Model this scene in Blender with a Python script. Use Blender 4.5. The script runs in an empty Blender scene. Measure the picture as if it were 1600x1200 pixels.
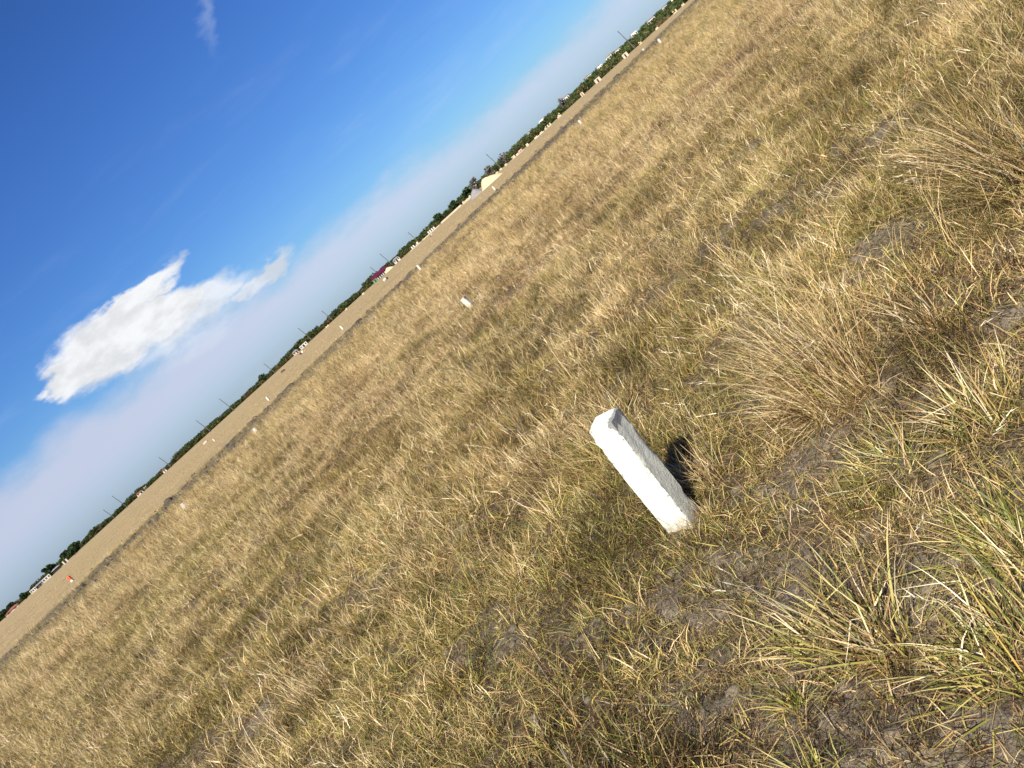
import bpy, bmesh, math, random
import numpy as np
from mathutils import Vector, Matrix, Euler

R = math.radians
sc = bpy.context.scene
COL = sc.collection
rng = np.random.default_rng(7)
random.seed(7)

# ------------------------------------------------------------------ camera
EYE = 1.5
PITCH, ROLL = R(11.58), R(42.2)
cam_d = bpy.data.cameras.new('camera')
cam_d.sensor_width = 36.0
cam_d.lens = 1300.0 / 1600.0 * 36.0
cam_d.clip_start = 0.05
cam_d.clip_end = 9000.0
cam = bpy.data.objects.new('camera', cam_d)
COL.objects.link(cam)
fw = Vector((0, math.cos(PITCH), -math.sin(PITCH)))
up = Vector((0, math.sin(PITCH), math.cos(PITCH)))
rt = Vector((1, 0, 0))
cx = rt * math.cos(ROLL) - up * math.sin(ROLL)
cy = rt * math.sin(ROLL) + up * math.cos(ROLL)
cm = Matrix((cx, cy, -fw)).transposed().to_4x4()
cm.translation = (0, 0, EYE)
cam.matrix_world = cm
sc.camera = cam

# ------------------------------------------------------------------ sun, exposure
SUN_EL, SUN_AZ = R(42), R(180 + 22)          # azimuth clockwise from +Y (the view direction)
sd = Vector((math.sin(SUN_AZ) * math.cos(SUN_EL), math.cos(SUN_AZ) * math.cos(SUN_EL), math.sin(SUN_EL)))
sun_d = bpy.data.lights.new('sun', 'SUN')
sun_d.energy = 5.0
sun_d.angle = R(0.53)
sun_d.color = (1.0, 0.94, 0.84)
sun = bpy.data.objects.new('sun', sun_d)
COL.objects.link(sun)
sun.rotation_euler = sd.to_track_quat('Z', 'Y').to_euler()
sun.location = (0, 0, 40)
vs = sc.view_settings
vs.view_transform = 'Standard'
vs.look = 'None'
vs.gamma = 1.0
vs.exposure = 0.82
vs.use_curve_mapping = False


# ------------------------------------------------------------------ node helper
class NT:
    def __init__(self, tree):
        self.t = tree
        self.n = tree.nodes
        self.l = tree.links

    def node(self, typ, **kw):
        n = self.n.new(typ)
        for k, v in kw.items():
            setattr(n, k, v)
        return n

    def put(self, sock, v):
        if isinstance(v, bpy.types.NodeSocket):
            self.l.new(v, sock)
        elif v is not None:
            sock.default_value = v

    def math(self, op, a, b=None, c=None, clamp=False):
        n = self.node('ShaderNodeMath', operation=op, use_clamp=clamp)
        self.put(n.inputs[0], a)
        if b is not None:
            self.put(n.inputs[1], b)
        if c is not None:
            self.put(n.inputs[2], c)
        return n.outputs[0]

    def step(self, v, a, b, lo=0.0, hi=1.0, smooth=True):
        n = self.node('ShaderNodeMapRange')
        n.interpolation_type = 'SMOOTHSTEP' if smooth else 'LINEAR'
        for i, x in enumerate((v, a, b, lo, hi)):
            self.put(n.inputs[i], x)
        return n.outputs[0]

    def mix(self, f, a, b, blend='MIX'):
        n = self.node('ShaderNodeMix', data_type='RGBA', blend_type=blend)
        self.put(n.inputs[0], f)
        for s, v in ((n.inputs[6], a), (n.inputs[7], b)):
            if isinstance(v, (int, float)):
                v = (v, v, v, 1.0)
            if isinstance(v, tuple) and len(v) == 3:
                v = v + (1.0,)
            self.put(s, v)
        return n.outputs[2]

    def noise(self, vec, scale, detail=4.0, rough=0.55, dim='3D', dist=0.0):
        n = self.node('ShaderNodeTexNoise', noise_dimensions=dim)
        self.put(n.inputs['Vector'], vec)
        n.inputs['Scale'].default_value = scale
        n.inputs['Detail'].default_value = detail
        n.inputs['Roughness'].default_value = rough
        n.inputs['Distortion'].default_value = dist
        return n.outputs['Fac']

    def ramp(self, f, stops):
        n = self.node('ShaderNodeValToRGB')
        self.put(n.inputs[0], f)
        e = n.color_ramp.elements
        while len(e) < len(stops):
            e.new(0.5)
        for el, (p, c) in zip(e, stops):
            el.position = p
            el.color = tuple(c) + (1.0,) if len(c) == 3 else c
        return n.outputs[0]

    def attr(self, name, kind='GEOMETRY'):
        n = self.node('ShaderNodeAttribute', attribute_name=name, attribute_type=kind)
        return n

    def sep(self, v):
        n = self.node('ShaderNodeSeparateXYZ')
        self.put(n.inputs[0], v)
        return n.outputs


# ------------------------------------------------------------------ sky
world = bpy.data.worlds.new('World')
sc.world = world
world.use_nodes = True
W = NT(world.node_tree)
W.n.clear()
sky = W.node('ShaderNodeTexSky', sky_type='NISHITA')
sky.sun_disc = False
sky.sun_elevation = SUN_EL
sky.sun_rotation = SUN_AZ
sky.altitude = 50
sky.air_density = 1.0
sky.dust_density = 0.6
sky.ozone_density = 2.2
gen = W.node('ShaderNodeTexCoord').outputs['Generated']
dx, dy, dz = W.sep(gen)
DEG = 180 / math.pi
az = W.math('MULTIPLY', W.math('ARCTAN2', dx, dy), DEG)
el = W.math('MULTIPLY', W.math('ARCSINE', dz), DEG)
# the air over this plain: clear saturated blue higher up, paler towards the horizon
el01 = W.math('DIVIDE', el, 40.0, clamp=True)
tint = W.ramp(el01, [(0.0, (0.50, 0.79, 1.20)), (0.10, (0.50, 0.80, 1.18)), (0.25, (0.39, 0.70, 1.18)),
                     (0.5, (0.32, 0.62, 1.20)), (0.72, (0.27, 0.54, 1.02)), (1.0, (0.30, 0.56, 1.0))])
base_sky = W.mix(1.0, sky.outputs[0], tint, 'MULTIPLY')

# noises on the direction vector (one continuous dome)
mp = W.node('ShaderNodeMapping')
W.put(mp.inputs['Vector'], gen)
mp.inputs['Scale'].default_value = (1, 1, 2.2)
nA = W.noise(mp.outputs[0], 14.0, 6, 0.55)
mp2 = W.node('ShaderNodeMapping')
W.put(mp2.inputs['Vector'], gen)
mp2.inputs['Scale'].default_value = (1, 1, 2.2)
mp2.inputs['Location'].default_value = (5.3, 2.1, 7.7)
nB = W.noise(mp2.outputs[0], 14.0, 6, 0.55)
nF = W.noise(mp2.outputs[0], 42.0, 6, 0.62)
azw = W.math('ADD', az, W.math('MULTIPLY', W.math('SUBTRACT', nA, 0.5), 5.5))
elw = W.math('ADD', el, W.math('ADD', W.math('MULTIPLY', W.math('SUBTRACT', nB, 0.5), 2.6),
                               W.math('MULTIPLY', W.math('SUBTRACT', nF, 0.5), 0.7)))


def blob(ca, ce, a, b, rot):
    c, s = math.cos(R(rot)), math.sin(R(rot))
    u = W.math('SUBTRACT', azw, ca)
    v = W.math('SUBTRACT', elw, ce)
    x = W.math('ADD', W.math('MULTIPLY', u, c / a), W.math('MULTIPLY', v, s / a))
    y = W.math('ADD', W.math('MULTIPLY', u, -s / b), W.math('MULTIPLY', v, c / b))
    r = W.math('SQRT', W.math('ADD', W.math('MULTIPLY', x, x), W.math('MULTIPLY', y, y)))
    return W.math('SUBTRACT', 1.0, r)


def union(fs):
    o = fs[0]
    for f in fs[1:]:
        o = W.math('SMOOTH_MAX', o, f, 0.12)
    return o


dense = union([blob(-17.4, 7.75, 4.7, 2.35, 0), blob(-14.2, 9.0, 4.2, 0.85, -4), blob(-13.6, 7.1, 4.2, 1.6, -14),
               blob(-20.5, 7.9, 1.9, 1.5, -8)])
thin = union([blob(-10.6, 6.3, 3.6, 1.3, -18), blob(-12.3, 5.9, 5.0, 1.6, -8), blob(-9.6, 5.6, 2.0, .8, -12)])
wing = union([blob(-7.6, 4.85, 2.9, 0.62, 8), blob(-9.5, 4.7, 1.1, 0.42, 0)])
a1 = W.step(dense, 0.0, 0.36)
a2 = W.math('MULTIPLY', W.step(thin, 0.0, 0.62), 0.88)
a3 = W.math('MULTIPLY', W.step(wing, 0.0, 0.60), 0.85)
# the low lavender bank of far cloud, its soft top edge dropping to the right
top = W.math('ADD', W.step(az, -40.0, 12.0, 7.4, 3.4, smooth=False), W.math('MULTIPLY', W.math('SUBTRACT', nA, 0.5), 3.0))
bank = W.math('MULTIPLY', W.step(W.math('SUBTRACT', top, el), -0.7, 1.8), W.step(el, 0.0, 3.4, 0.34, 0.90))
# thin high wisps drawn out along one direction
mp3 = W.node('ShaderNodeMapping')
W.put(mp3.inputs['Vector'], gen)
mp3.inputs['Rotation'].default_value = (0.25, 0.35, 0.5)
mp3.inputs['Scale'].default_value = (2.2, 3.0, 13.0)
nW = W.noise(mp3.outputs[0], 2.4, 6, 0.6, dist=0.4)
wisp = W.math('MULTIPLY', W.step(nW, 0.50, 0.85), W.step(el, 20.0, 4.0, 0.0, 0.16))
wis2 = W.math('MULTIPLY', W.step(union([blob(1.4, 18.6, 0.9, 3.4, -22), blob(0.8, 3.5, 1.5, 0.4, 4)]), 0.0, 1.1), 0.20)

cbase = W.mix(bank, base_sky, W.mix(W.step(az, -40.0, 15.0), (5.7, 6.1, 7.7), (6.2, 6.9, 8.6)))
cbase = W.mix(W.math('MAXIMUM', wisp, wis2), cbase, (7.0, 8.0, 9.6))
shade = W.step(W.math('ADD', W.math('MULTIPLY', nA, .7), W.math('MULTIPLY', nF, .3)), 0.38, 0.58, 0.80, 1.0)
white = W.mix(W.step(elw, 4.0, 7.0), (8.0, 8.5, 9.4), (9.3, 9.5, 9.8))
white = W.mix(1.0, white, W.math('MULTIPLY', shade, 1.0), 'MULTIPLY')
a4 = W.math('MULTIPLY', W.step(blob(-13.6, 5.4, 7.0, 1.7, -9), 0.0, 0.9), 0.65)
cl = W.math('MAXIMUM', W.math('MAXIMUM', a1, a2), W.math('MAXIMUM', a3, a4))
final = W.mix(cl, cbase, white)
bg = W.node('ShaderNodeBackground')
W.put(bg.inputs[0], final)
bg.inputs[1].default_value = 0.057
out = W.node('ShaderNodeOutputWorld')
W.l.new(bg.outputs[0], out.inputs[0])


# ------------------------------------------------------------------ noise in numpy
def _hash(ix, iy, seed):
    h = (ix.astype(np.int64) * 374761393 + iy.astype(np.int64) * 668265263 + seed * 1442695041) & 0x7fffffff
    h = ((h ^ (h >> 13)) * 1274126177) & 0x7fffffff
    h = h ^ (h >> 16)
    return (h & 0xffff) / 65535.0


def vnoise(x, y, seed=0):
    x = np.asarray(x, float); y = np.asarray(y, float)
    ix, iy = np.floor(x), np.floor(y)
    fx, fy = x - ix, y - iy
    fx = fx * fx * (3 - 2 * fx); fy = fy * fy * (3 - 2 * fy)
    a = _hash(ix, iy, seed); b = _hash(ix + 1, iy, seed)
    c = _hash(ix, iy + 1, seed); d = _hash(ix + 1, iy + 1, seed)
    return (a * (1 - fx) + b * fx) * (1 - fy) + (c * (1 - fx) + d * fx) * fy


def fbm(x, y, s, octv=4, seed=0, gain=0.5):
    v = 0; amp = 1; tot = 0
    x = np.asarray(x, float) / s; y = np.asarray(y, float) / s
    for o in range(octv):
        ca, sa = math.cos(o * 0.9), math.sin(o * 0.9)
        v = v + amp * vnoise((x * ca - y * sa) * 2 ** o + 17 * o, (x * sa + y * ca) * 2 ** o + 31 * o, seed + o * 7)
        tot += amp; amp *= gain
    return v / tot


def sstep(a, b, x):
    t = np.clip((np.asarray(x, float) - a) / (b - a), 0, 1)
    return t * t * (3 - 2 * t)


# ------------------------------------------------------------------ ground shape
STRIP = np.array([(-70, -25), (-22.8, 41.5), (-6.5, 57.5), (7.1, 64.5), (17.3, 77.5), (43, 108), (95, 175)], float)
BARE = [(1.44, 2.56, .34, 1.0), (0.63, 2.85, .26, .85), (0.95, 2.45, .30, .7), (1.45, 2.95, .35, .7), (0.20, 2.38, .28, .8), (0.05, 1.9, .3, .7),
        (0.42, 2.05, .22, .7), (-0.15, 2.2, .25, .7), (-0.85, 3.5, .36, .7), (-0.35, 2.75, .35, .6), (-2.56, 4.9, .24, .8),
        (1.7, 3.86, .42, .9), (2.31, 5.66, .30, .8), (3.0, 5.3, .30, .8), (0.5, 1.55, .25, .8), (0.15, 1.45, .3, .7), (0.40, 3.35, .22, .5),
        (0.55, 14.6, .40, .9), (-2.1, 7.3, .25, .6), (1.3, 7.5, .26, .5)]


def dist_strip(x, y):
    x = np.asarray(x, float); y = np.asarray(y, float)
    best = np.full(x.shape, 1e9); sgn = np.zeros(x.shape)
    for (ax, ay), (bx, by) in zip(STRIP[:-1], STRIP[1:]):
        ux, uy = bx - ax, by - ay
        t = np.clip(((x - ax) * ux + (y - ay) * uy) / (ux * ux + uy * uy), 0, 1)
        d = np.hypot(x - ax - t * ux, y - ay - t * uy)
        side = (y - ay) * ux - (x - ax) * uy
        m = d < best
        best = np.where(m, d, best); sgn = np.where(m, np.sign(side), sgn)
    return best, sgn            # sign + = beyond the strip


def strip_w(x, y, ds, sg):
    # the graded strip reaches further towards the camera than away from it
    u = ds * sg + (fbm(x, y, 3.5, 3, 33) - .5) * 6
    return sstep(-14.0, -6.0, u) * sstep(4.0, .5, u)


def bare_mask(x, y):
    b = np.zeros(np.shape(x))
    wob = (fbm(x, y, .22, 3, 51) - .5) * .34
    for bx, by, br, s in BARE:
        d = np.hypot(x - bx, (y - by) * .85) + wob
        b = np.maximum(b, s * sstep(br, br * .35, d))
    r = np.hypot(x, y)
    n = fbm(x, y, .9, 4, 77)
    b = np.maximum(b, sstep(.66, .78, n) * .6 * sstep(16, 4, r))
    near = sstep(4.4, 1.5, r) * sstep(-2.2, .3, x)
    b = np.maximum(b, near * (.26 + .62 * sstep(.40, .58, fbm(x, y, .38, 3, 91))))
    return np.clip(b, 0, 1)


def height(x, y):
    x = np.asarray(x, float); y = np.asarray(y, float)
    r = np.hypot(x, y)
    near = sstep(90, 30, r)
    h = (fbm(x, y, 2.4, 3, 3) - .5) * .09 * sstep(160, 60, r) + (fbm(x, y, .62, 3, 11) - .5) * .16 * near
    ds, sg = dist_strip(x, y)
    w = strip_w(x, y, ds, sg)
    h = h + w * ((fbm(x, y, 1.6, 3, 23) - .45) * .15 + (fbm(x, y, .6, 2, 29) - .5) * .10)
    az_ = np.degrees(np.arctan2(x, y))
    side = sstep(-6, 26, az_) * sstep(160, 110, np.abs(az_))
    h = h + side * sstep(330, 640, r) * (4.2 + 2 * (fbm(x, y, 120, 3, 41) - .5))
    h = h + sstep(500, 1500, r) * 2.0 * (fbm(x, y, 300, 2, 43) - .5)
    return h


def fine_h(x, y):               # clods and cracks of the bare soil
    r = np.hypot(x, y)
    b = bare_mask(x, y)
    f = (fbm(x, y, .13, 4, 61, .6) - .5) * .085 + np.abs(fbm(x, y, .28, 3, 67) - .5) * -.05
    return f * (.35 + .65 * b) * sstep(14, 5, r)


def gz(x, y):
    return float(height(np.array([x]), np.array([y]))[0] + fine_h(np.array([x]), np.array([y]))[0])


# ------------------------------------------------------------------ object helpers
def mesh_obj(name, verts, faces, mat=None, parent=None, smooth=False, link=True):
    me = bpy.data.meshes.new(name)
    me.from_pydata([tuple(v) for v in verts], [], [tuple(f) for f in faces])
    if smooth:
        me.shade_smooth()
    me.update()
    o = bpy.data.objects.new(name, me)
    if mat:
        me.materials.append(mat)
    if link:
        COL.objects.link(o)
    if parent:
        o.parent = parent
    return o


def fast_mesh(name, V, quads=None, tris=None, mat=None, attrs=None, smooth=False):
    me = bpy.data.meshes.new(name)
    nq = 0 if quads is None else len(quads)
    nt = 0 if tris is None else len(tris)
    me.vertices.add(len(V))
    me.vertices.foreach_set('co', np.ascontiguousarray(V, np.float32).ravel())
    loops = []
    if nq: loops.append(np.asarray(quads, np.int32).ravel())
    if nt: loops.append(np.asarray(tris, np.int32).ravel())
    loops = np.concatenate(loops)
    starts = np.concatenate([np.arange(nq) * 4, nq * 4 + np.arange(nt) * 3]).astype(np.int32)
    me.loops.add(len(loops))
    me.loops.foreach_set('vertex_index', loops)
    me.polygons.add(nq + nt)
    me.polygons.foreach_set('loop_start', starts)
    if smooth:
        me.polygons.foreach_set('use_smooth', np.ones(nq + nt, bool))
    me.update(calc_edges=True)
    for k, (typ, arr) in (attrs or {}).items():
        a = me.attributes.new(k, typ, 'POINT')
        key = {'FLOAT': 'value', 'INT': 'value', 'FLOAT_VECTOR': 'vector', 'FLOAT_COLOR': 'color'}[typ]
        a.data.foreach_set(key, np.ascontiguousarray(arr).ravel())
    if mat:
        me.materials.append(mat)
    return me


def tag(o, label=None, cat=None, group=None, kind=None):
    if label: o['label'] = label
    if cat: o['category'] = cat
    if group: o['group'] = group
    if kind: o['kind'] = kind
    return o


def empty(name, loc, rz=0.0):
    o = bpy.data.objects.new(name, None)
    o.empty_display_size = 0.2
    COL.objects.link(o)
    o.location = loc
    o.rotation_euler = (0, 0, rz)
    return o


class MB:
    """collects boxes and tubes and links them as ONE mesh"""
    def __init__(s):
        s.v, s.f = [], []

    def box(s, x0, x1, y0, y1, z0, z1):
        b = len(s.v)
        s.v += [(x0, y0, z0), (x1, y0, z0), (x1, y1, z0), (x0, y1, z0), (x0, y0, z1), (x1, y0, z1), (x1, y1, z1), (x0, y1, z1)]
        s.f += [tuple(b + i for i in q) for q in ((0, 3, 2, 1), (4, 5, 6, 7), (0, 1, 5, 4), (1, 2, 6, 5), (2, 3, 7, 6), (3, 0, 4, 7))]
        return s

    def tube(s, p0, p1, r0, r1, n=8):
        p0, p1 = Vector(p0), Vector(p1)
        d = (p1 - p0).normalized()
        a = d.orthogonal().normalized()
        c = d.cross(a)
        b = len(s.v)
        for p, r in ((p0, r0), (p1, r1)):
            for k in range(n):
                t = 2 * math.pi * k / n
                s.v.append(tuple(p + a * (r * math.cos(t)) + c * (r * math.sin(t))))
        for k in range(n):
            s.f.append((b + k, b + (k + 1) % n, b + n + (k + 1) % n, b + n + k))
        s.f.append(tuple(b + k for k in range(n - 1, -1, -1)))
        s.f.append(tuple(b + n + k for k in range(n)))
        return s

    def poly(s, pts, faces):
        b = len(s.v)
        s.v += pts
        s.f += [tuple(b + i for i in f) for f in faces]
        return s

    def build(s, name, mat, parent=None, smooth=False):
        return mesh_obj(name, s.v, s.f, mat, parent, smooth)


def material(name, rough=0.8):
    m = bpy.data.materials.new(name)
    m.use_nodes = True
    N = NT(m.node_tree)
    b = m.node_tree.nodes['Principled BSDF']
    b.inputs['Roughness'].default_value = rough
    b.inputs['Specular IOR Level'].default_value = 0.2
    return m, N, b


def paint(name, c, var=0.15, scale=3.0, rough=0.8):
    m, N, b = material(name, rough)
    o = N.node('ShaderNodeTexCoord').outputs['Object']
    n = N.noise(o, scale, 5, 0.6)
    lo = tuple(max(0, x * (1 - var)) for x in c)
    hi = tuple(min(1, x * (1 + var)) for x in c)
    N.put(b.inputs['Base Color'], N.mix(N.step(n, .3, .7), lo, hi))
    return m


# ------------------------------------------------------------------ materials
def ground_material():
    m, N, b = material('dry_field', 0.95)
    geo = N.node('ShaderNodeNewGeometry').outputs['Position']
    bare = N.attr('bare').outputs['Fac']
    beyond = N.attr('beyond').outputs['Fac']
    strip = N.attr('strip').outputs['Fac']
    n1 = N.noise(geo, 34.0, 6, .65)
    n2 = N.noise(geo, 5.0, 5, .6)
    n3 = N.noise(geo, 170.0, 3, .6)
    soil = N.ramp(N.math('ADD', N.math('MULTIPLY', n1, .55), N.math('MULTIPLY', n2, .45)),
                  [(.34, (.036, .028, .020)), (.44, (.105, .083, .058)), (.54, (.180, .148, .108)), (.66, (.29, .245, .185))])
    soil = N.mix(N.step(n3, .40, .72, 0, .35), soil, (.32, .265, .18))
    thatch = N.ramp(n1, [(.28, (.045, .034, .022)), (.48, (.095, .070, .042)), (.70, (.19, .142, .085))])
    c = N.mix(N.step(bare, .12, .55), thatch, soil)
    mpn = N.node('ShaderNodeMapping')
    N.put(mpn.inputs['Vector'], geo)
    mpn.inputs['Scale'].default_value = (1, 1, 1)
    f1 = N.noise(mpn.outputs[0], .085, 7, .68)
    f2 = N.noise(mpn.outputs[0], .9, 6, .7)
    fld = N.ramp(N.math('ADD', N.math('MULTIPLY', f1, .55), N.math('MULTIPLY', f2, .45)),
                 [(.38, (.210, .160, .068)), (.46, (.285, .210, .104)), (.54, (.325, .240, .128)), (.62, (.235, .185, .084))])
    c = N.mix(beyond, c, fld)
    dark = N.ramp(n2, [(.30, (.060, .052, .030)), (.52, (.125, .106, .058)), (.72, (.21, .170, .090))])
    c = N.mix(strip, c, dark)
    N.put(b.inputs['Base Color'], c)
    bump = N.node('ShaderNodeBump')
    bump.inputs['Strength'].default_value = .9
    bump.inputs['Distance'].default_value = .022
    N.put(bump.inputs['Height'], N.math('ADD', n1, N.math('MULTIPLY', n3, .4)))
    N.put(b.inputs['Normal'], bump.outputs[0])
    return m


STRAWS = [(.0, (.070, .042, .022)), (.18, (.215, .120, .048)), (.36, (.39, .255, .105)), (.58, (.56, .395, .180)),
          (.82, (.70, .54, .29)), (1.0, (.76, .65, .44))]
GREENS = [(.0, (.075, .092, .022)), (.35, (.17, .175, .034)), (.65, (.32, .285, .070)), (.88, (.50, .42, .13)), (1.0, (.50, .29, .06))]


def grass_material(name, instanced=True, green=.3, bright=1.0, brown=0.0):
    m = bpy.data.materials.new(name)
    m.use_nodes = True
    N = NT(m.node_tree)
    N.n.clear()
    bl = N.sep(N.attr('blade').outputs['Vector'])
    if instanced:
        ti = N.sep(N.attr('tint', 'INSTANCER').outputs['Vector'])
        g, br, bw = ti[0], ti[1], ti[2]
    else:
        g, br, bw = green, bright, brown
    straw = N.ramp(N.math('SUBTRACT', bl[0], bw, clamp=True), STRAWS)
    grn = N.ramp(bl[0], GREENS)
    isg = N.math('LESS_THAN', bl[1], g)
    # green blades dry out to straw at the tip
    tip = N.step(bl[2], .55, 1.0, 0, .7)
    grn = N.mix(tip, grn, straw)
    c = N.mix(isg, straw, grn)
    c = N.mix(1.0, c, br, 'MULTIPLY')
    d = N.node('ShaderNodeBsdfDiffuse')
    N.put(d.inputs['Color'], c)
    t = N.node('ShaderNodeBsdfTranslucent')
    N.put(t.inputs['Color'], c)
    gl = N.node('ShaderNodeBsdfGlossy')
    gl.inputs['Roughness'].default_value = .42
    gl.inputs['Color'].default_value = (.9, .88, .8, 1)
    ms = N.node('ShaderNodeMixShader')
    ms.inputs[0].default_value = .18
    N.l.new(d.outputs[0], ms.inputs[1]); N.l.new(t.outputs[0], ms.inputs[2])
    m2 = N.node('ShaderNodeMixShader')
    m2.inputs[0].default_value = .035
    N.l.new(ms.outputs[0], m2.inputs[1]); N.l.new(gl.outputs[0], m2.inputs[2])
    o = N.node('ShaderNodeOutputMaterial')
    N.l.new(m2.outputs[0], o.inputs[0])
    return m


def leaf_material(name, lo, hi, instanced=False):
    m = bpy.data.materials.new(name)
    m.use_nodes = True
    N = NT(m.node_tree)
    N.n.clear()
    bl = N.sep(N.attr('blade').outputs['Vector'])
    c = N.mix(bl[0], lo, hi)
    if instanced:
        ti = N.sep(N.attr('tint', 'INSTANCER').outputs['Vector'])
        c = N.mix(ti[2], c, (.17, .105, .055))
        c = N.mix(1.0, c, ti[1], 'MULTIPLY')
    d = N.node('ShaderNodeBsdfDiffuse')
    N.put(d.inputs['Color'], c)
    t = N.node('ShaderNodeBsdfTranslucent')
    N.put(t.inputs['Color'], c)
    ms = N.node('ShaderNodeMixShader')
    ms.inputs[0].default_value = .2
    N.l.new(d.outputs[0], ms.inputs[1]); N.l.new(t.outputs[0], ms.inputs[2])
    o = N.node('ShaderNodeOutputMaterial')
    N.l.new(ms.outputs[0], o.inputs[0])
    return m


def pillar_material(name, tone=(.71, .695, .57)):
    m, N, b = material(name, 0.85)
    o = N.node('ShaderNodeTexCoord').outputs['Object']
    geo = N.node('ShaderNodeNewGeometry')
    n1 = N.noise(o, 38, 6, .7)
    n2 = N.noise(o, 9, 5, .6)
    n3 = N.noise(o, 160, 3, .6)
    worn = N.attr('worn').outputs['Fac']
    chip = N.step(N.math('ADD', n1, N.math('MULTIPLY', worn, .42)), .70, .76)
    dirt = N.step(N.math('ADD', n2, N.math('MULTIPLY', n1, .3)), .58, .82, 0, .55)
    low = N.attr('soiled').outputs['Fac']
    white = N.mix(dirt, tone, tuple(x * .78 for x in tone))
    white = N.mix(N.math('MULTIPLY', low, N.step(n1, .3, .6)), white, (.34, .29, .22))
    conc = N.ramp(n3, [(.3, (.17, .17, .16)), (.6, (.29, .285, .27)), (.8, (.36, .35, .33))])
    N.put(b.inputs['Base Color'], N.mix(chip, white, conc))
    bump = N.node('ShaderNodeBump')
    bump.inputs['Strength'].default_value = .5
    bump.inputs['Distance'].default_value = .012
    N.put(bump.inputs['Height'], N.math('SUBTRACT', N.math('ADD', N.math('MULTIPLY', n3, .5), n1), N.math('MULTIPLY', chip, .8)))
    N.put(b.inputs['Normal'], bump.outputs[0])
    return m


M_GROUND = ground_material()
M_GRASS = grass_material('dry_grass')
M_TUSS = grass_material('tussock_blades', False, .42, 1.0, .04)
M_TUSS_GREEN = grass_material('greener_blades', False, .70, 1.05, .02)
M_TUSS_STRAW = grass_material('straw_blades', False, .14, .98, .04)
M_TUSS_GREY = grass_material('greying_blades', False, .18, .9, .18)
M_STALK = grass_material('seed_stalk', False, 0.0, 1.0, -.12)
M_BUSH = leaf_material('far_bush_leaves', (.020, .034, .014), (.078, .105, .032), True)
M_LEAF = leaf_material('far_tree_leaves', (.018, .034, .018), (.055, .085, .030))
M_LEAF_GREY = leaf_material('bare_twigs', (.10, .095, .08), (.20, .19, .165))
M_BARK = paint('bark', (.12, .09, .065), .3, 2)
M_WHITE = pillar_material('white_painted_concrete')
M_WHITE_OLD = pillar_material('faded_white_concrete', (.60, .56, .46))
M_CREAM = paint('cream_render', (.48, .39, .27), .15, .8)
M_WALLW = paint('white_wall', (.56, .53, .46), .12, .6)
M_PINK = paint('pinkish_block', (.50, .37, .29), .2, 1.5)
M_BLOCK = paint('sandcrete_block', (.52, .43, .30), .25, 2.5)
M_MAROON = paint('maroon_sheet', (.085, .008, .030), .2, 1.0, .6)
M_RED = paint('red_roof', (.24, .085, .06), .2, .8)
M_ROOFG = paint('grey_roof', (.23, .22, .22), .2, .8)
M_DARK = paint('dark_opening', (.035, .035, .035), .2, 2)
M_GREENP = paint('green_paint', (.10, .22, .08), .2, 2)
M_POLE = paint('weathered_pole', (.11, .10, .085), .25, 2)
M_MAST = paint('mast_paint', (.72, .72, .72), .1, 2)
M_SAND = paint('dry_sand', (.56, .42, .25), .10, 1.2, .95)
M_GRAVEL = paint('grey_gravel', (.21, .20, .19), .35, 7, .95)
M_STONE = paint('dark_stone', (.060, .054, .046), .4, 14)
M_CLOD = paint('dark_earth', (.075, .060, .045), .4, 9, .95)
M_ORANGE = paint('orange_paint', (.62, .115, .045), .2, 8)
M_CLOTH = paint('dark_cloth', (.06, .05, .06), .3, 4)


# ------------------------------------------------------------------ ground sheet
def build_ground():
    rr = [0.25]
    while rr[-1] < 5000:
        r = rr[-1]
        k = .0105 if r < 12 else .016 if r < 120 else .035
        rr.append(r * (1 + k))
    rr = np.array(rr)
    fine = np.arange(-60, 60.001, .28)
    coarse = np.arange(60 + 5, 300, 5.0)
    th = np.radians(np.concatenate([fine, coarse]))
    nT, nR = len(th), len(rr)
    A, B = np.meshgrid(th, rr)
    X, Y = B * np.sin(A), B * np.cos(A)
    x, y = X.ravel(), Y.ravel()
    z = height(x, y) + fine_h(x, y)
    V = np.stack([x, y, z], 1)
    V = np.vstack([V, [[0, 0, float(height(np.array([0.]), np.array([0.]))[0])]]])
    i = np.arange(nR - 1)[:, None]; j = np.arange(nT)[None, :]
    jn = (j + 1) % nT
    q = np.stack([i * nT + j, i * nT + jn, (i + 1) * nT + jn, (i + 1) * nT + j], -1).reshape(-1, 4)[:, ::-1]
    c = len(V) - 1
    t = np.stack([np.full(nT, c), (np.arange(nT) + 1) % nT, np.arange(nT)], 1)
    x, y = V[:, 0], V[:, 1]
    ds, sg = dist_strip(x, y)
    strip = strip_w(x, y, ds, sg) * (.22 + .62 * sstep(.42, .62, fbm(x, y, 4.0, 3, 59)))
    beyond = np.where(sg > 0, sstep(0.0, 9.0, ds + (fbm(x, y, 4.0, 3, 63) - .5) * 8), 0)
    me = fast_mesh('ground', V, q, t, M_GROUND,
                   {'bare': ('FLOAT', bare_mask(x, y).astype(np.float32)), 'strip': ('FLOAT', strip.astype(np.float32)),
                    'beyond': ('FLOAT', beyond.astype(np.float32))}, smooth=True)
    o = bpy.data.objects.new('ground', me)
    COL.objects.link(o)
    tag(o, 'wide flat field of dry soil running to the horizon', kind='structure')


build_ground()


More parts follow.
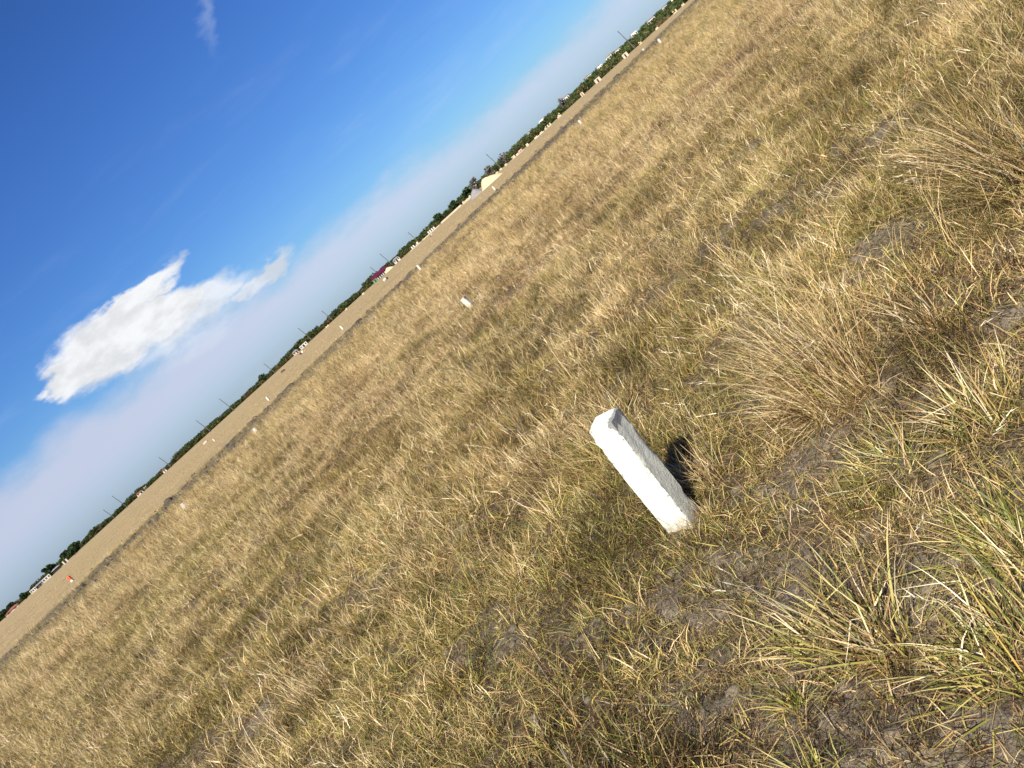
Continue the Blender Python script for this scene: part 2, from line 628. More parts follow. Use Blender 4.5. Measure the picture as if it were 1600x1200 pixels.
# ------------------------------------------------------------------ grass blades
def blades(n, L, w, spread, tilt, curl, wind=(0, 0), seg=3, g=None, r0=None, flat=0.0, fan=0.0):
    """n curved tapering blades -> verts, quads, tris, blade attribute"""
    ph = rng.uniform(0, 2 * np.pi, n)
    rad = spread * np.sqrt(rng.uniform(0, 1, n))
    pa = rng.uniform(0, 2 * np.pi, n)
    bx, by = rad * np.cos(pa), rad * np.sin(pa)
    if fan:
        ph = np.where(rng.uniform(0, 1, n) < fan, pa + rng.normal(0, .5, n), ph)
    Ln = rng.uniform(L[0], L[1], n)
    wd = rng.uniform(w[0], w[1], n)
    t0 = np.abs(rng.normal(tilt[0], tilt[1], n))
    cu = rng.normal(curl[0], curl[1], n)
    P = np.zeros((n, seg + 1, 3))
    P[:, 0, 0], P[:, 0, 1] = bx, by
    P[:, 0, 2] = -.01
    if flat:
        P[:, 0, 2] = rng.uniform(0, flat, n)
    dr = rng.normal(0, .25, n)
    kink = np.where(rng.uniform(0, 1, n) < .22, rng.uniform(.5, 1.5, n), 0)
    kdir = rng.normal(0, .9, n)
    D = np.zeros((n, seg + 1, 3))
    for s in range(seg):
        t = (s + .5) / seg
        a = np.clip(t0 + cu * t + (kink if t > .55 else 0), 0, 2.3)
        p = ph + dr * t + (np.where(kink > 0, kdir, 0) if t > .55 else 0)
        d = np.stack([np.sin(a) * np.cos(p) + wind[0] * (.4 + t), np.sin(a) * np.sin(p) + wind[1] * (.4 + t), np.cos(a)], 1)
        d /= np.linalg.norm(d, axis=1)[:, None]
        D[:, s] = d
        P[:, s + 1] = P[:, s] + d * (Ln / seg)[:, None]
    D[:, seg] = D[:, seg - 1]
    P[:, 1:, 2] = np.maximum(P[:, 1:, 2], .004 + rng.uniform(0, .012, (n, seg)))
    tw = rng.uniform(0, np.pi, n)
    sx = np.stack([np.cos(ph + np.pi / 2 + (tw - 1.57) * .8), np.sin(ph + np.pi / 2 + (tw - 1.57) * .8), rng.normal(0, .35, n)], 1)
    sx /= np.linalg.norm(sx, axis=1)[:, None]
    V = np.zeros((n, 2 * seg + 1, 3)); A = np.zeros((n, 2 * seg + 1, 3))
    q1 = rng.uniform(0, 1, n) if r0 is None else np.clip(rng.normal(r0, .17, n), 0, 1)
    q2 = rng.uniform(0, 1, n)
    for s in range(seg):
        t = s / seg
        ww = (wd * .5 * (1 - t ** 1.7) * (.75 + .25 * min(1, t * 4 + .2)))[:, None]
        V[:, 2 * s] = P[:, s] - sx * ww
        V[:, 2 * s + 1] = P[:, s] + sx * ww
        A[:, 2 * s:2 * s + 2, 2] = t
    V[:, 2 * seg] = P[:, seg]
    A[:, 2 * seg, 2] = 1
    A[:, :, 0] = q1[:, None]
    A[:, :, 1] = q2[:, None]
    base = (np.arange(n) * (2 * seg + 1))[:, None]
    Q = np.concatenate([base + np.array([2 * s, 2 * s + 1, 2 * s + 3, 2 * s + 2]) for s in range(seg - 1)], 0)
    T = base + np.array([2 * seg - 2, 2 * seg - 1, 2 * seg])
    return V.reshape(-1, 3), Q, T, A.reshape(-1, 3)


def join(parts):
    V, Q, T, A = [], [], [], []
    o = 0
    for v, q, t, a in parts:
        V.append(v); Q.append(q + o); T.append(t + o); A.append(a); o += len(v)
    return np.vstack(V), np.vstack(Q), np.vstack(T), np.vstack(A)


def seed_heads(n, spread, L, wind):
    """long thin stems, each with a slim pale seed head"""
    st = blades(n, L, (.0016, .0026), spread, (.12, .10), (.35, .2), wind, seg=4, r0=.8)
    V = st[0].reshape(n, 9, 3)
    parts = [st]
    for k in range(n):
        tip, pre = V[k, 8], (V[k, 6] + V[k, 7]) / 2
        d = tip - pre
        m = 7
        hv = []; hq = []; ht = []; ha = []
        for j in range(m):
            f = .2 + .8 * j / m
            p = pre + d * f
            dd = d / np.linalg.norm(d) + rng.normal(0, .22, 3)
            dd = dd / np.linalg.norm(dd) * rng.uniform(.018, .035)
            s = np.cross(dd, rng.normal(0, 1, 3)); s = s / np.linalg.norm(s) * .0016
            b = len(hv)
            hv += [p - s, p + s, p + dd]
            ht.append((b, b + 1, b + 2))
            ha += [(.9, .99, .5)] * 3
        parts.append((np.array(hv), np.zeros((0, 4), int), np.array(ht), np.array(ha)))
    return join(parts)


def proto_collection(cname, objname, makers, mat):
    c = bpy.data.collections.new(cname)
    for k, mk in enumerate(makers):
        v, q, t, a = mk()
        me = fast_mesh(objname, v, q, t, mat, {'blade': ('FLOAT_VECTOR', a.astype(np.float32))})
        o = bpy.data.objects.new('%s.%03d' % (objname, k), me)
        c.objects.link(o)
    return c, len(makers)


def scatter(name, P, rz, scale, tintv, cn, label, tiltxy=None):
    coll, nv = cn
    n = len(P)
    rot = np.zeros((n, 3), np.float32)
    rot[:, 2] = rz
    if tiltxy is not None:
        rot[:, :2] = tiltxy
    me = bpy.data.meshes.new(name)
    me.vertices.add(n)
    me.vertices.foreach_set('co', np.ascontiguousarray(P, np.float32).ravel())
    for k, typ, key, arr in (('rot', 'FLOAT_VECTOR', 'vector', rot), ('scl', 'FLOAT', 'value', scale.astype(np.float32)),
                             ('vid', 'INT', 'value', rng.integers(0, nv, n).astype(np.int32)),
                             ('tint', 'FLOAT_VECTOR', 'vector', tintv.astype(np.float32))):
        a = me.attributes.new(k, typ, 'POINT')
        a.data.foreach_set(key, np.ascontiguousarray(arr).ravel())
    o = bpy.data.objects.new(name, me)
    COL.objects.link(o)
    ng = bpy.data.node_groups.new(name, 'GeometryNodeTree')
    ng.interface.new_socket('Geometry', in_out='INPUT', socket_type='NodeSocketGeometry')
    ng.interface.new_socket('Geometry', in_out='OUTPUT', socket_type='NodeSocketGeometry')
    gi = ng.nodes.new('NodeGroupInput'); go = ng.nodes.new('NodeGroupOutput')
    iop = ng.nodes.new('GeometryNodeInstanceOnPoints')
    ci = ng.nodes.new('GeometryNodeCollectionInfo')
    ci.inputs['Collection'].default_value = coll
    ci.inputs['Separate Children'].default_value = True
    ci.inputs['Reset Children'].default_value = True

    def na(nm, typ):
        x = ng.nodes.new('GeometryNodeInputNamedAttribute')
        x.data_type = typ
        x.inputs['Name'].default_value = nm
        return x.outputs['Attribute']
    e2r = ng.nodes.new('FunctionNodeEulerToRotation')
    ng.links.new(na('rot', 'FLOAT_VECTOR'), e2r.inputs[0])
    ng.links.new(gi.outputs[0], iop.inputs['Points'])
    ng.links.new(ci.outputs[0], iop.inputs['Instance'])
    iop.inputs['Pick Instance'].default_value = True
    ng.links.new(na('vid', 'INT'), iop.inputs['Instance Index'])
    ng.links.new(e2r.outputs[0], iop.inputs['Rotation'])
    ng.links.new(na('scl', 'FLOAT'), iop.inputs['Scale'])
    ng.links.new(iop.outputs[0], go.inputs[0])
    md = o.modifiers.new('scatter', 'NODES')
    md.node_group = ng
    tag(o, label, kind='stuff')
    return o


WIND = (-.12, .06)


def sector(r0, r1, dens, half=57.0):
    n = int(dens * R(2 * half) * .5 * (r1 * r1 - r0 * r0))
    r = np.sqrt(rng.uniform(r0 * r0, r1 * r1, n))
    a = np.radians(rng.uniform(-half, half, n))
    return r * np.sin(a), r * np.cos(a)


def tints(x, y, jit=.12):
    n = len(x)
    g = .21 + .6 * (fbm(x, y, 1.3, 3, 101) - .5) + .7 * (fbm(x, y, 7, 3, 107) - .46) + rng.normal(0, jit, n)
    r = np.hypot(x, y)
    g = g + .14 * sstep(7, 2, r) + .05
    br = 1.07 + .7 * (fbm(x, y, .5, 3, 113) - .5) + rng.normal(0, .17, n)
    bw = .34 * sstep(.48, .66, fbm(x, y, .8, 3, 127)) + .22 * sstep(.52, .66, fbm(x, y, .3, 2, 137)) + rng.normal(0, .06, n) + .05
    return np.stack([np.clip(g, .02, .9), np.clip(br, .55, 1.4), np.clip(bw, -.1, .5)], 1)


PILLAR = (0.128, 3.105)


def place(r0, r1, dens, half=57.0, z0=-.004, thin=1.0, clump=.6, beyond_ok=False, hum=0.0, near_cut=0.0):
    x, y = sector(r0, r1, dens, half)
    ds, sg = dist_strip(x, y)
    keep = rng.uniform(0, 1, len(x))
    p = 1 - thin * np.clip(bare_mask(x, y) * 1.1, 0, 1)
    p = p * (1 - clump + clump * sstep(.38, .58, fbm(x, y, .26, 3, 131)))
    p = p * (1 - .93 * strip_w(x, y, ds, sg))
    if not beyond_ok:
        p = np.where((sg > 0) & (ds > 3), 0, p)
    p = np.where(np.hypot(x - PILLAR[0], y - PILLAR[1]) < .075, 0, p)
    if hum:
        p = p * (1 - hum + hum * sstep(.40, .60, fbm(x, y, .62, 3, 11)))
    if near_cut:
        p = p * (1 - near_cut * sstep(4.8, 2.2, np.hypot(x, y)) * sstep(-2.6, -.2, x))
    k = keep < p
    x, y = x[k], y[k]
    z = height(x, y) + fine_h(x, y) + z0
    return np.stack([x, y, z], 1)


def mats_fine():
    return join([blades(17, (.05, .13), (.0024, .0046), .065, (.60, .45), (1.2, .9), (WIND[0] * .4, WIND[1] * .4)),
                 blades(12, (.06, .15), (.0020, .0042), .09, (1.15, .35), (.5, .8), (0, 0))])


def mats_short():
    return blades(18, (.035, .10), (.0022, .0044), .032, (.55, .40), (.6, .6), (WIND[0] * .4, 0), fan=.7)


def mats_mid():
    return join([blades(22, (.10, .23), (.0023, .0044), .045, (.42, .34), (.8, .8), WIND, fan=.5),
                 blades(14, (.06, .13), (.0022, .004), .06, (.9, .4), (.7, .6), (0, 0))])


def mats_flat():
    return blades(16, (.04, .13), (.0016, .0036), .09, (1.45, .22), (.15, .5), (0, 0), flat=.012)


def mats_crumb():
    return blades(42, (.008, .034), (.0014, .0034), .11, (1.5, .25), (.1, .7), (0, 0), seg=2, flat=.006)


def mats_stem():
    return join([blades(5, (.28, .50), (.0014, .0026), .03, (.20, .16), (.45, .3), (WIND[0] * 1.3, WIND[1]), seg=4, r0=.78),
                 seed_heads(2, .03, (.32, .52), (WIND[0] * 1.5, WIND[1]))])


def mats_far():
    return join([blades(20, (.08, .20), (.0035, .0075), .11, (.40, .3), (.7, .5), WIND, seg=2, fan=.3),
                 blades(16, (.05, .13), (.004, .008), .13, (.9, .4), (.6, .5), (0, 0), seg=2),
                 blades(5, (.24, .42), (.0025, .0045), .10, (.2, .15), (.45, .3), (WIND[0] * 1.4, WIND[1]), seg=3, r0=.82)])


C_FINE = proto_collection('fine tufts', 'fine_tuft', [mats_fine] * 8, M_GRASS)
C_MID = proto_collection('mid tufts', 'mid_tuft', [mats_mid] * 8, M_GRASS)
C_SHORT = proto_collection('short tufts', 'short_tuft', [mats_short] * 8, M_GRASS)
C_CRUMB = proto_collection('crumb litter', 'crumb_litter', [mats_crumb] * 6, M_GRASS)
C_FLAT = proto_collection('litter tufts', 'litter_tuft', [mats_flat] * 6, M_GRASS)
C_STEM = proto_collection('stem tufts', 'stem_tuft', [mats_stem] * 8, M_GRASS)
C_FAR = proto_collection('far tufts', 'far_tuft', [mats_far] * 8, M_GRASS)


def rnd_rot(n, s=.5):
    return rng.uniform(-s, s, n)


def do(name, P, cn, label, smin, smax, spin=.6, brown=0.0, gr=0.0, jit=0.0, dim=1.0):
    n = len(P)
    sc_ = rng.uniform(smin, smax, n) * (.72 + .56 * fbm(P[:, 0], P[:, 1], .7, 3, 151))
    tv = tints(P[:, 0], P[:, 1])
    tv[:, 2] += brown
    tv[:, 0] = np.clip(tv[:, 0] + gr, 0, 1)
    tv[:, 1] *= dim
    if jit:
        tv[:, 1] = np.clip(tv[:, 1] * (1 + rng.normal(0, jit, n)), .35, 1.5)
        tv[:, 2] += np.abs(rng.normal(0, jit * .5, n))
    scatter(name, P, rnd_rot(n, spin), sc_, tv, cn, label)


def cat(*a):
    return np.vstack(a)


do('matted_grass', cat(place(.8, 5, 500, thin=.90, near_cut=.45, hum=.4, clump=.8), place(5, 11, 500, thin=.8, hum=.45, clump=.65), place(11, 22, 240, hum=.4, clump=.5)), C_FINE,
   'low matted dry grass covering the near field', .7, 1.3, 3.14)
do('short_tufts', cat(place(.8, 5, 300, thin=.60, clump=.8), place(5, 9, 60, thin=.7)), C_SHORT,
   'short bristly tufts of green and rust coloured grass', .6, 1.3, 3.14, brown=.10, gr=.14)
do('standing_grass', cat(place(.8, 5, 110, clump=.95, hum=.85, near_cut=.86), place(5, 11, 110, clump=.9, hum=.8), place(11, 24, 70, clump=.85, hum=.45)), C_MID,
   'straw and olive grass standing ankle high and leaning left', .7, 1.3, 1.2)
do('dead_litter', cat(place(.8, 5, 520, thin=.18, clump=.3), place(5, 9, 110, thin=.3, clump=.1)), C_FLAT,
   'dead grass litter lying flat on the soil', .45, 1.1, 3.14, brown=.16, gr=-.12, jit=.25)
do('chaff', place(.8, 5.5, 260, thin=0, clump=.25), C_CRUMB, 'broken chaff and crumbs of dead grass strewn over the soil', .6, 1.3, 3.14, brown=.22, gr=-.2, jit=.3)
do('grass_stems', cat(place(2.2, 6, 13, clump=.9, near_cut=.7), place(6, 12, 20, clump=.8, hum=.5), place(12, 26, 17, clump=.6)), C_STEM,
   'thin pale seed stems rising above the grass and leaning left', .7, 1.25, .45, gr=-.18)
do('distant_grass', cat(place(20, 32, 44, 50, hum=.4), place(32, 60, 24, 50, clump=.5), place(60, 125, 8, 50)), C_FAR,
   'straw coloured grass of the middle distance up to the dark strip', .75, 1.35, .9, jit=.30)


def dark_pts():
    P = np.vstack([place(1.0, 6, 240, clump=.4), place(6, 12, 150, clump=.4), place(12, 26, 60, clump=.3)])
    f = fbm(P[:, 0], P[:, 1], .34, 3, 171) + .35 * (fbm(P[:, 0], P[:, 1], 2.0, 2, 173) - .5)
    return P[f > .60]


do('withered_tufts', dark_pts(), C_MID, 'withered dark brown and olive tufts in small patches among the straw', .55, 1.0, 3.14, brown=.26, gr=.16, jit=.2, dim=.62)


def beyond_pts():
    P = np.vstack([place(40, 120, 3.2, 48, beyond_ok=True, clump=.5), place(120, 290, .8, 46, beyond_ok=True, clump=.4)])
    ds, sg = dist_strip(P[:, 0], P[:, 1])
    return P[(sg > 0) & (ds > 4.0)]


do('short_far_grass', beyond_pts(), C_FAR, 'short sparse tan grass on the far field beyond the dark strip', .4, .75, .9)


def strip_pts():
    x, y = sector(28, 150, 4.5, 50)
    ds, sg = dist_strip(x, y)
    k = rng.uniform(0, 1, len(x)) < strip_w(x, y, ds, sg) * (.25 + .75 * sstep(.4, .6, fbm(x, y, 3.0, 3, 77)))
    x, y = x[k], y[k]
    return np.stack([x, y, height(x, y)], 1)


P = strip_pts()
n = len(P)
scatter('strip_weeds', P, rnd_rot(n, .6), rng.uniform(.4, 1.0, n), np.stack([rng.uniform(.3, .95, n), rng.uniform(.5, .95, n), rng.uniform(.0, .3, n)], 1),
        C_FAR, 'dark weedy growth along the strip of turned earth')


# ------------------------------------------------------------------ soil clods
def lump(rad, sub=2, amp=.35, squash=.7, seed=0):
    bm = bmesh.new()
    bmesh.ops.create_icosphere(bm, subdivisions=sub, radius=1.0)
    V = np.array([v.co[:] for v in bm.verts])
    F = np.array([[v.index for v in f.verts] for f in bm.faces])
    bm.free()
    d = 1 + amp * 2 * (fbm(V[:, 0] + V[:, 2] * .7 + seed * 9.1, V[:, 1] - V[:, 2] * .6 + seed * 3.3, .62, 4, 201 + seed, .65) - .5)
    V = V * d[:, None] * rad
    V[:, 2] *= squash
    return V, F


def clod_makers():
    def mk(i):
        def f():
            V, F = lump(1.0, 2, 1.0, .62, i)
            return V, np.zeros((0, 4), int), F, np.zeros((len(V), 3))
        return f
    return [mk(i) for i in range(5)]


M_CLOD_NEAR = paint('grey_earth', (.140, .112, .076), .4, 3, .95)
C_CLOD = proto_collection('earth clods', 'clod', clod_makers(), M_CLOD_NEAR)
C_CLODD = proto_collection('dark clods', 'dark_clod', clod_makers(), M_CLOD)


def clods():
    x, y = sector(.9, 7, 420)
    k = rng.uniform(0, 1, len(x)) < bare_mask(x, y) * .9
    x, y = x[k], y[k]
    n = len(x)
    s = .003 + .024 * rng.uniform(0, 1, n) ** 5
    P = np.stack([x, y, height(x, y) + fine_h(x, y)], 1)
    scatter('soil_clods', P, rng.uniform(0, 6, n), s, np.ones((n, 3)), C_CLOD, 'small grey clods of dry earth lying on the bare patches')
    t = rng.uniform(0, 1, 3600)
    seg = rng.integers(1, len(STRIP) - 1, len(t))
    A_, B_ = STRIP[seg], STRIP[np.minimum(seg + 1, len(STRIP) - 1)]
    p = A_ + (B_ - A_) * t[:, None] + rng.normal(0, 3.2, (len(t), 2)) - np.array([-.5, 3.0])
    x, y = p[:, 0], p[:, 1]
    n = len(x)
    s = .03 + .18 * rng.uniform(0, 1, n) ** 4
    scatter('turned_earth', np.stack([x, y, height(x, y)], 1), rng.uniform(0, 6, n), s, np.ones((n, 3)), C_CLODD,
            'dark clods of turned earth along the strip')


clods()


# ------------------------------------------------------------------ boundary pillars
def pillar(name, x, y, w, h, tilt, rz, label, group, mat=M_WHITE, big=False, chip=1.0):
    seg = 7 if big else 3
    rows = 34 if big else 8
    depth = .08
    pts = []
    ring = []
    rnd = w * .022
    # rounded square outline
    for k in range(4):
        a0 = k * math.pi / 2
        c, s = math.cos(a0), math.sin(a0)
        for j in range(seg + 1):
            u = -w / 2 + rnd + (w - 2 * rnd) * j / seg
            px, py = u, -w / 2
            ring.append((c * px - s * py, s * px + c * py))
    ring = np.array(ring)
    nr = len(ring)
    V = []
    for i in range(rows + 1):
        z = -depth + (h + depth) * i / rows
        V += [(p[0], p[1], z) for p in ring]
    caps = [.985, .9, .6, .3]
    for cpk in caps:
        V += [(p[0] * cpk, p[1] * cpk, h + w * .010 * (1 - cpk) + w * .004) for p in ring]
    V = np.array(V)
    F = []
    tot = rows + len(caps)
    for i in range(tot):
        for k in range(nr):
            F.append((i * nr + k, i * nr + (k + 1) % nr, (i + 1) * nr + (k + 1) % nr, (i + 1) * nr + k))
    F.append(tuple(tot * nr + k for k in range(nr)))
    edge = np.minimum(np.abs(np.abs(V[:, 0]) - w / 2), 9) + np.minimum(np.abs(np.abs(V[:, 1]) - w / 2), 9)
    # cast concrete is never true: slight waves, worn arrises, chipped top
    nz = fbm(V[:, 0] * 3 + V[:, 2], V[:, 1] * 3 + V[:, 2] * .8, .12, 4, 301 + int(abs(x) * 10)) - .5
    V[:, 0] += nz * w * .07 * np.sign(V[:, 0]); V[:, 1] += (fbm(V[:, 2], V[:, 0] * 3, .1, 3, 331) - .5) * w * .06
    e2 = sstep(w * .22, 0, edge)
    cut = fbm(V[:, 2] + V[:, 0], V[:, 1] * 4, .05, 3, 341)
    V[:, :2] *= (1 - .07 * e2 * sstep(.45, .7, cut))[:, None]
    topm = sstep(h - .05, h, V[:, 2]) * chip
    front = V[:, 1] < 0
    right = V[:, 0] > 0
    V[:, 2] -= topm * (.004 * sstep(.15 * w, w * .5, -V[:, 0]) * sstep(0, w * .5, -V[:, 1]) + .012 * sstep(.1 * w, w * .5, V[:, 0]) * fbm(V[:, 0], V[:, 1], .03, 2, 7))
    V[:, 0] += topm * sstep(.1 * w, w * .5, -V[:, 0]) * sstep(-.2 * w, w * .5, -V[:, 1]) * .004
    V[:, 0] += chip * .006 * sstep(w * .2, w * .5, -V[:, 0]) * sstep(h - .060, h - .035, V[:, 2]) * sstep(h + .02, h - .02, V[:, 2])
    worn = np.clip(e2 * .40 + sstep(h - .075, h - .02, V[:, 2]) * sstep(w * .2, w * .5, V[:, 0]) * 1.0, 0, 1)
    soil = sstep(.10, .0, V[:, 2])
    me = fast_mesh(name, V, np.array([f for f in F if len(f) == 4]), None, mat,
                   {'worn': ('FLOAT', worn.astype(np.float32)), 'soiled': ('FLOAT', soil.astype(np.float32))}, smooth=True)
    bm = bmesh.new(); bm.from_mesh(me)
    bm.verts.ensure_lookup_table()
    bm.faces.new([bm.verts[i] for i in F[-1]])
    for f in bm.faces: f.smooth = True
    bm.to_mesh(me); bm.free()
    try:
        me.set_sharp_from_angle(angle=R(38))
    except Exception:
        pass
    o = bpy.data.objects.new(name, me)
    COL.objects.link(o)
    o.location = (x, y, gz(x, y) - .01)
    o.rotation_euler = Euler((tilt[0], tilt[1], rz))
    tag(o, label, 'boundary pillar', group)
    return o


GP = 'white boundary pillars marking out plots'
pillar('boundary_pillar', PILLAR[0] + .012, PILLAR[1] + .02, .116, .56, (R(-1.7), R(2.5)), R(-37),
       'large white concrete pillar standing nearest, in front of dry grass clumps', GP, big=True)
for x, y, w, h, ty, rz, lab in [
    (.41, 15.25, .115, .25, R(-7), R(-25), 'short white stub pillar with a dark side in grass near the dark stone'),
    (.56, 51.6, .15, .42, R(3), R(-10), 'white pillar at the near edge of the dark strip below the maroon building'),
    (11.54, 82.8, .18, .48, R(2), R(-15), 'white pillar just beyond the dark strip below the sand heap'),
    (13.45, 50.2, .14, .34, 0, R(-20), 'white pillar standing in the straw grass on the near side of the dark strip'),
    (28.3, 70.5, .22, .44, 0, R(-20), 'whitest pillar at the strip under the farthest right power pole'),
    (-9.7, 36.9, .17, .24, R(4), R(15), 'low blocky white pillar on the near edge of the dark strip'),
    (-11.2, 28.9, .16, .24, R(8), R(20), 'cream leaning pillar stub nearest of those left of the big pillar'),
    (-14.7, 65.1, .16, .36, R(4), R(-10), 'thin white pillar beyond the strip below the paired power poles'),
    (-8.1, 77.6, .20, .42, R(2), R(-10), 'white pillar on the tan field between strip and low white house'),
    (-29.4, 96.3, .14, .40, R(3), R(-10), 'faint slim white pillar beside the pinkish red patch'),
    (39.5, 104.0, .22, .34, 0, 0, 'small cream pillar on the tan field right of the whitest pillar'),
]:
    pillar('boundary_pillar', x, y, w * .85, h, (0, ty), rz, lab, GP, M_WHITE_OLD, chip=.5)

# the orange topped one far left
rt_ = empty('marker_post', (-31.8, 58.7, gz(-31.8, 58.7)))
tag(rt_, 'orange topped white marker post standing alone at far left', 'marker post')
MB().box(-.09, .09, -.09, .09, -.05, .16).build('white_base', M_WALLW, rt_)
b_ = MB().box(-.095, .095, -.095, .095, .16, .44)
b_.build('orange_top', M_ORANGE, rt_)
MB().poly([(-.09, -.09, .44), (.09, -.09, .44), (.09, .09, .44), (-.09, .09, .44), (0, 0, .49)], [(0, 1, 4), (1, 2, 4), (2, 3, 4), (3, 0, 4)]).build('cap', M_ORANGE, rt_)


# ------------------------------------------------------------------ stones and earth mounds
def rock(name, x, y, rad, label, catg, mat, squash=.7, group=None, sub=3, amp=.5, sx=1.0, rz=0.0, sink=.25):
    V, F = lump(rad, sub, amp, squash, int(abs(x * 7 + y * 3)) % 50)
    V[:, 0] *= sx
    V[:, 2] += rad * squash * sink
    me = fast_mesh(name, V, None, F, mat, smooth=False)
    o = bpy.data.objects.new(name, me)
    COL.objects.link(o)
    o.location = (x, y, gz(x, y))
    o.rotation_euler[2] = rz
    tag(o, label, catg, group)
    return o


rock('dark_stone', 1.12, 15.24, .062, 'dark stone lying in straw grass beyond the short stub pillar', 'stone', M_STONE, .8)
for i, (x, y, rad, lab) in enumerate([
    (-21.5, 43.2, .26, 'dark earth mound on the strip right of the orange marker post'),
    (-25.4, 38.6, .24, 'dark earth mound on the strip left of the orange marker post'),
    (-18.4, 46.6, .30, 'dark earth mound on the strip midway between orange post and cream stub'),
    (-10.4, 52.0, .34, 'low dark earth mound on the strip behind the blocky white pillar'),
    (-5.0, 58.3, .28, 'dark earth mound on the strip below the small white house'),
    (8.2, 66.0, .30, 'dark earth mound on the strip below the gravel heap'),
    (19.5, 80.2, .34, 'dark earth mound on the strip right of the sand heap'),
    (31.5, 94.0, .36, 'dark earth mound on the strip farthest to the right'),
]):
    rock('earth_mound', x, y, rad, lab, 'earth mound', M_CLOD, .55, 'dark mounds on the turned strip', 2, .6, 1.5, i)


# ------------------------------------------------------------------ heaps
def heap(name, x, y, L, D, H, mat, label, skew=.3, rz=0.0, seed=1):
    n, m = 40, 24
    V, F = [], []
    for i in range(n + 1):
        for j in range(m + 1):
            u, v = -1 + 2 * i / n, -1 + 2 * j / m
            V.append((u, v))
    V = np.array(V)
    us = V[:, 0] - skew * (1 - V[:, 0] ** 2)
    r = np.sqrt(np.clip(V[:, 0] ** 2 + V[:, 1] ** 2, 0, 4))
    prof = np.clip(1 - np.abs(np.where(V[:, 0] + skew > 0, (V[:, 0] + skew) / (1 + skew), (V[:, 0] + skew) / (1 - skew))) ** 1.6, 0, 1)
    z = H * prof * np.clip(1 - np.abs(V[:, 1]) ** 1.6, 0, 1) ** .9 * (.86 + .28 * fbm(V[:, 0], V[:, 1], .5, 3, seed))
    z -= .12
    P = np.stack([V[:, 0] * L / 2, V[:, 1] * D / 2, z], 1)
    q = [(i * (m + 1) + j, (i + 1) * (m + 1) + j, (i + 1) * (m + 1) + j + 1, i * (m + 1) + j + 1) for i in range(n) for j in range(m)]
    me = fast_mesh(name, P, np.array(q), None, mat, smooth=True)
    o = bpy.data.objects.new(name, me)
    COL.objects.link(o)
    o.location = (x, y, gz(x, y))
    o.rotation_euler[2] = rz
    tag(o, label, 'heap')
    return o


def polar(azd, r):
    return r * math.sin(R(azd)), r * math.cos(R(azd))


x, y = polar(8.15, 168)
heap('sand_heap', x, y, 5.6, 4.6, 1.95, M_SAND, 'large pale heap of sand dumped at the edge of the field', .42, R(-8), 5)
x, y = polar(6.75, 172)
heap('gravel_heap', x, y, 3.6, 3.2, 1.55, M_GRAVEL, 'grey heap of gravel close beside the sand heap', -.15, R(-5), 9)
x, y = polar(-.95, 330)
heap('sand_heap', x, y, 4.6, 3.5, 1.6, M_SAND, 'small pale sand heap left of the maroon building', .2, 0, 15)


# ------------------------------------------------------------------ block piles and small structures along the far edge
def block_pile(x, y, w, h, mat, label, group, rz=0.0, seed=0):
    rg = random.Random(seed)
    root = empty('block_pile', (x, y, gz(x, y)), rz)
    tag(root, label, 'block pile', group)
    nx = max(1, int(round(w / .45)))
    nz = max(1, int(round(h / .3)))
    me0 = None
    for k in range(nz):
        for i in range(nx):
            if k and rg.random() < .25 * k:
                continue
            if me0 is None:
                b = MB().box(-.21, .21, -.15, .15, 0, .28).build('block', mat, root)
                me0 = b.data
            else:
                b = bpy.data.objects.new('block', me0)
                COL.objects.link(b)
                b.parent = root
            b.location = ((i - (nx - 1) / 2) * .44 + rg.uniform(-.03, .03), rg.uniform(-.08, .08), k * .285 - .02)
            b.rotation_euler[2] = rg.uniform(-.12, .12)
    return root


def house(x, y, L, D, H, wall, roof, label, rz=0.0, name='house', catg='house', group=None, nwin=2, rh=.55, z=None, win=M_DARK, door=True):
    root = empty(name, (x, y, gz(x, y) if z is None else z), rz)
    tag(root, label, catg, group)
    MB().box(-L / 2, L / 2, -D / 2, D / 2, -1.0, H).build('wall', wall, root)
    if roof:
        o = .35
        m = MB()
        m.poly([(-L / 2 - o, -D / 2 - o, H + .003), (L / 2 + o, -D / 2 - o, H + .003), (L / 2 + o, D / 2 + o, H + .003), (-L / 2 - o, D / 2 + o, H + .003),
                (-L / 2 + D * .25, 0, H + rh), (L / 2 - D * .25, 0, H + rh)],
               [(0, 1, 5, 4), (1, 2, 5), (2, 3, 4, 5), (3, 0, 4), (3, 2, 1, 0)])
        m.build('roof', roof, root)
    for i in range(nwin):
        u = -L / 2 + L * (i + .5) / nwin
        if door and i == nwin // 2:
            MB().box(u - min(.45, L * .13), u + min(.45, L * .13), -D / 2 - .03, -D / 2 + .1, .02, min(2.0, H * .8)).build('door', win, root)
        else:
            f = MB().box(u - min(.5, L * .09), u + min(.5, L * .09), -D / 2 - .03, -D / 2 + .1, H * .38, H * .78).build('window', win, root)
            MB().box(u - min(.62, L * .11), u + min(.62, L * .11), -D / 2 - .12, -D / 2 - .04, H * .33, H * .37).build('sill', wall, f)
    return root


def edge_r(azd):
    return float(np.interp(azd, [-40, -10, 10, 25, 45], [560, 420, 330, 290, 270]))


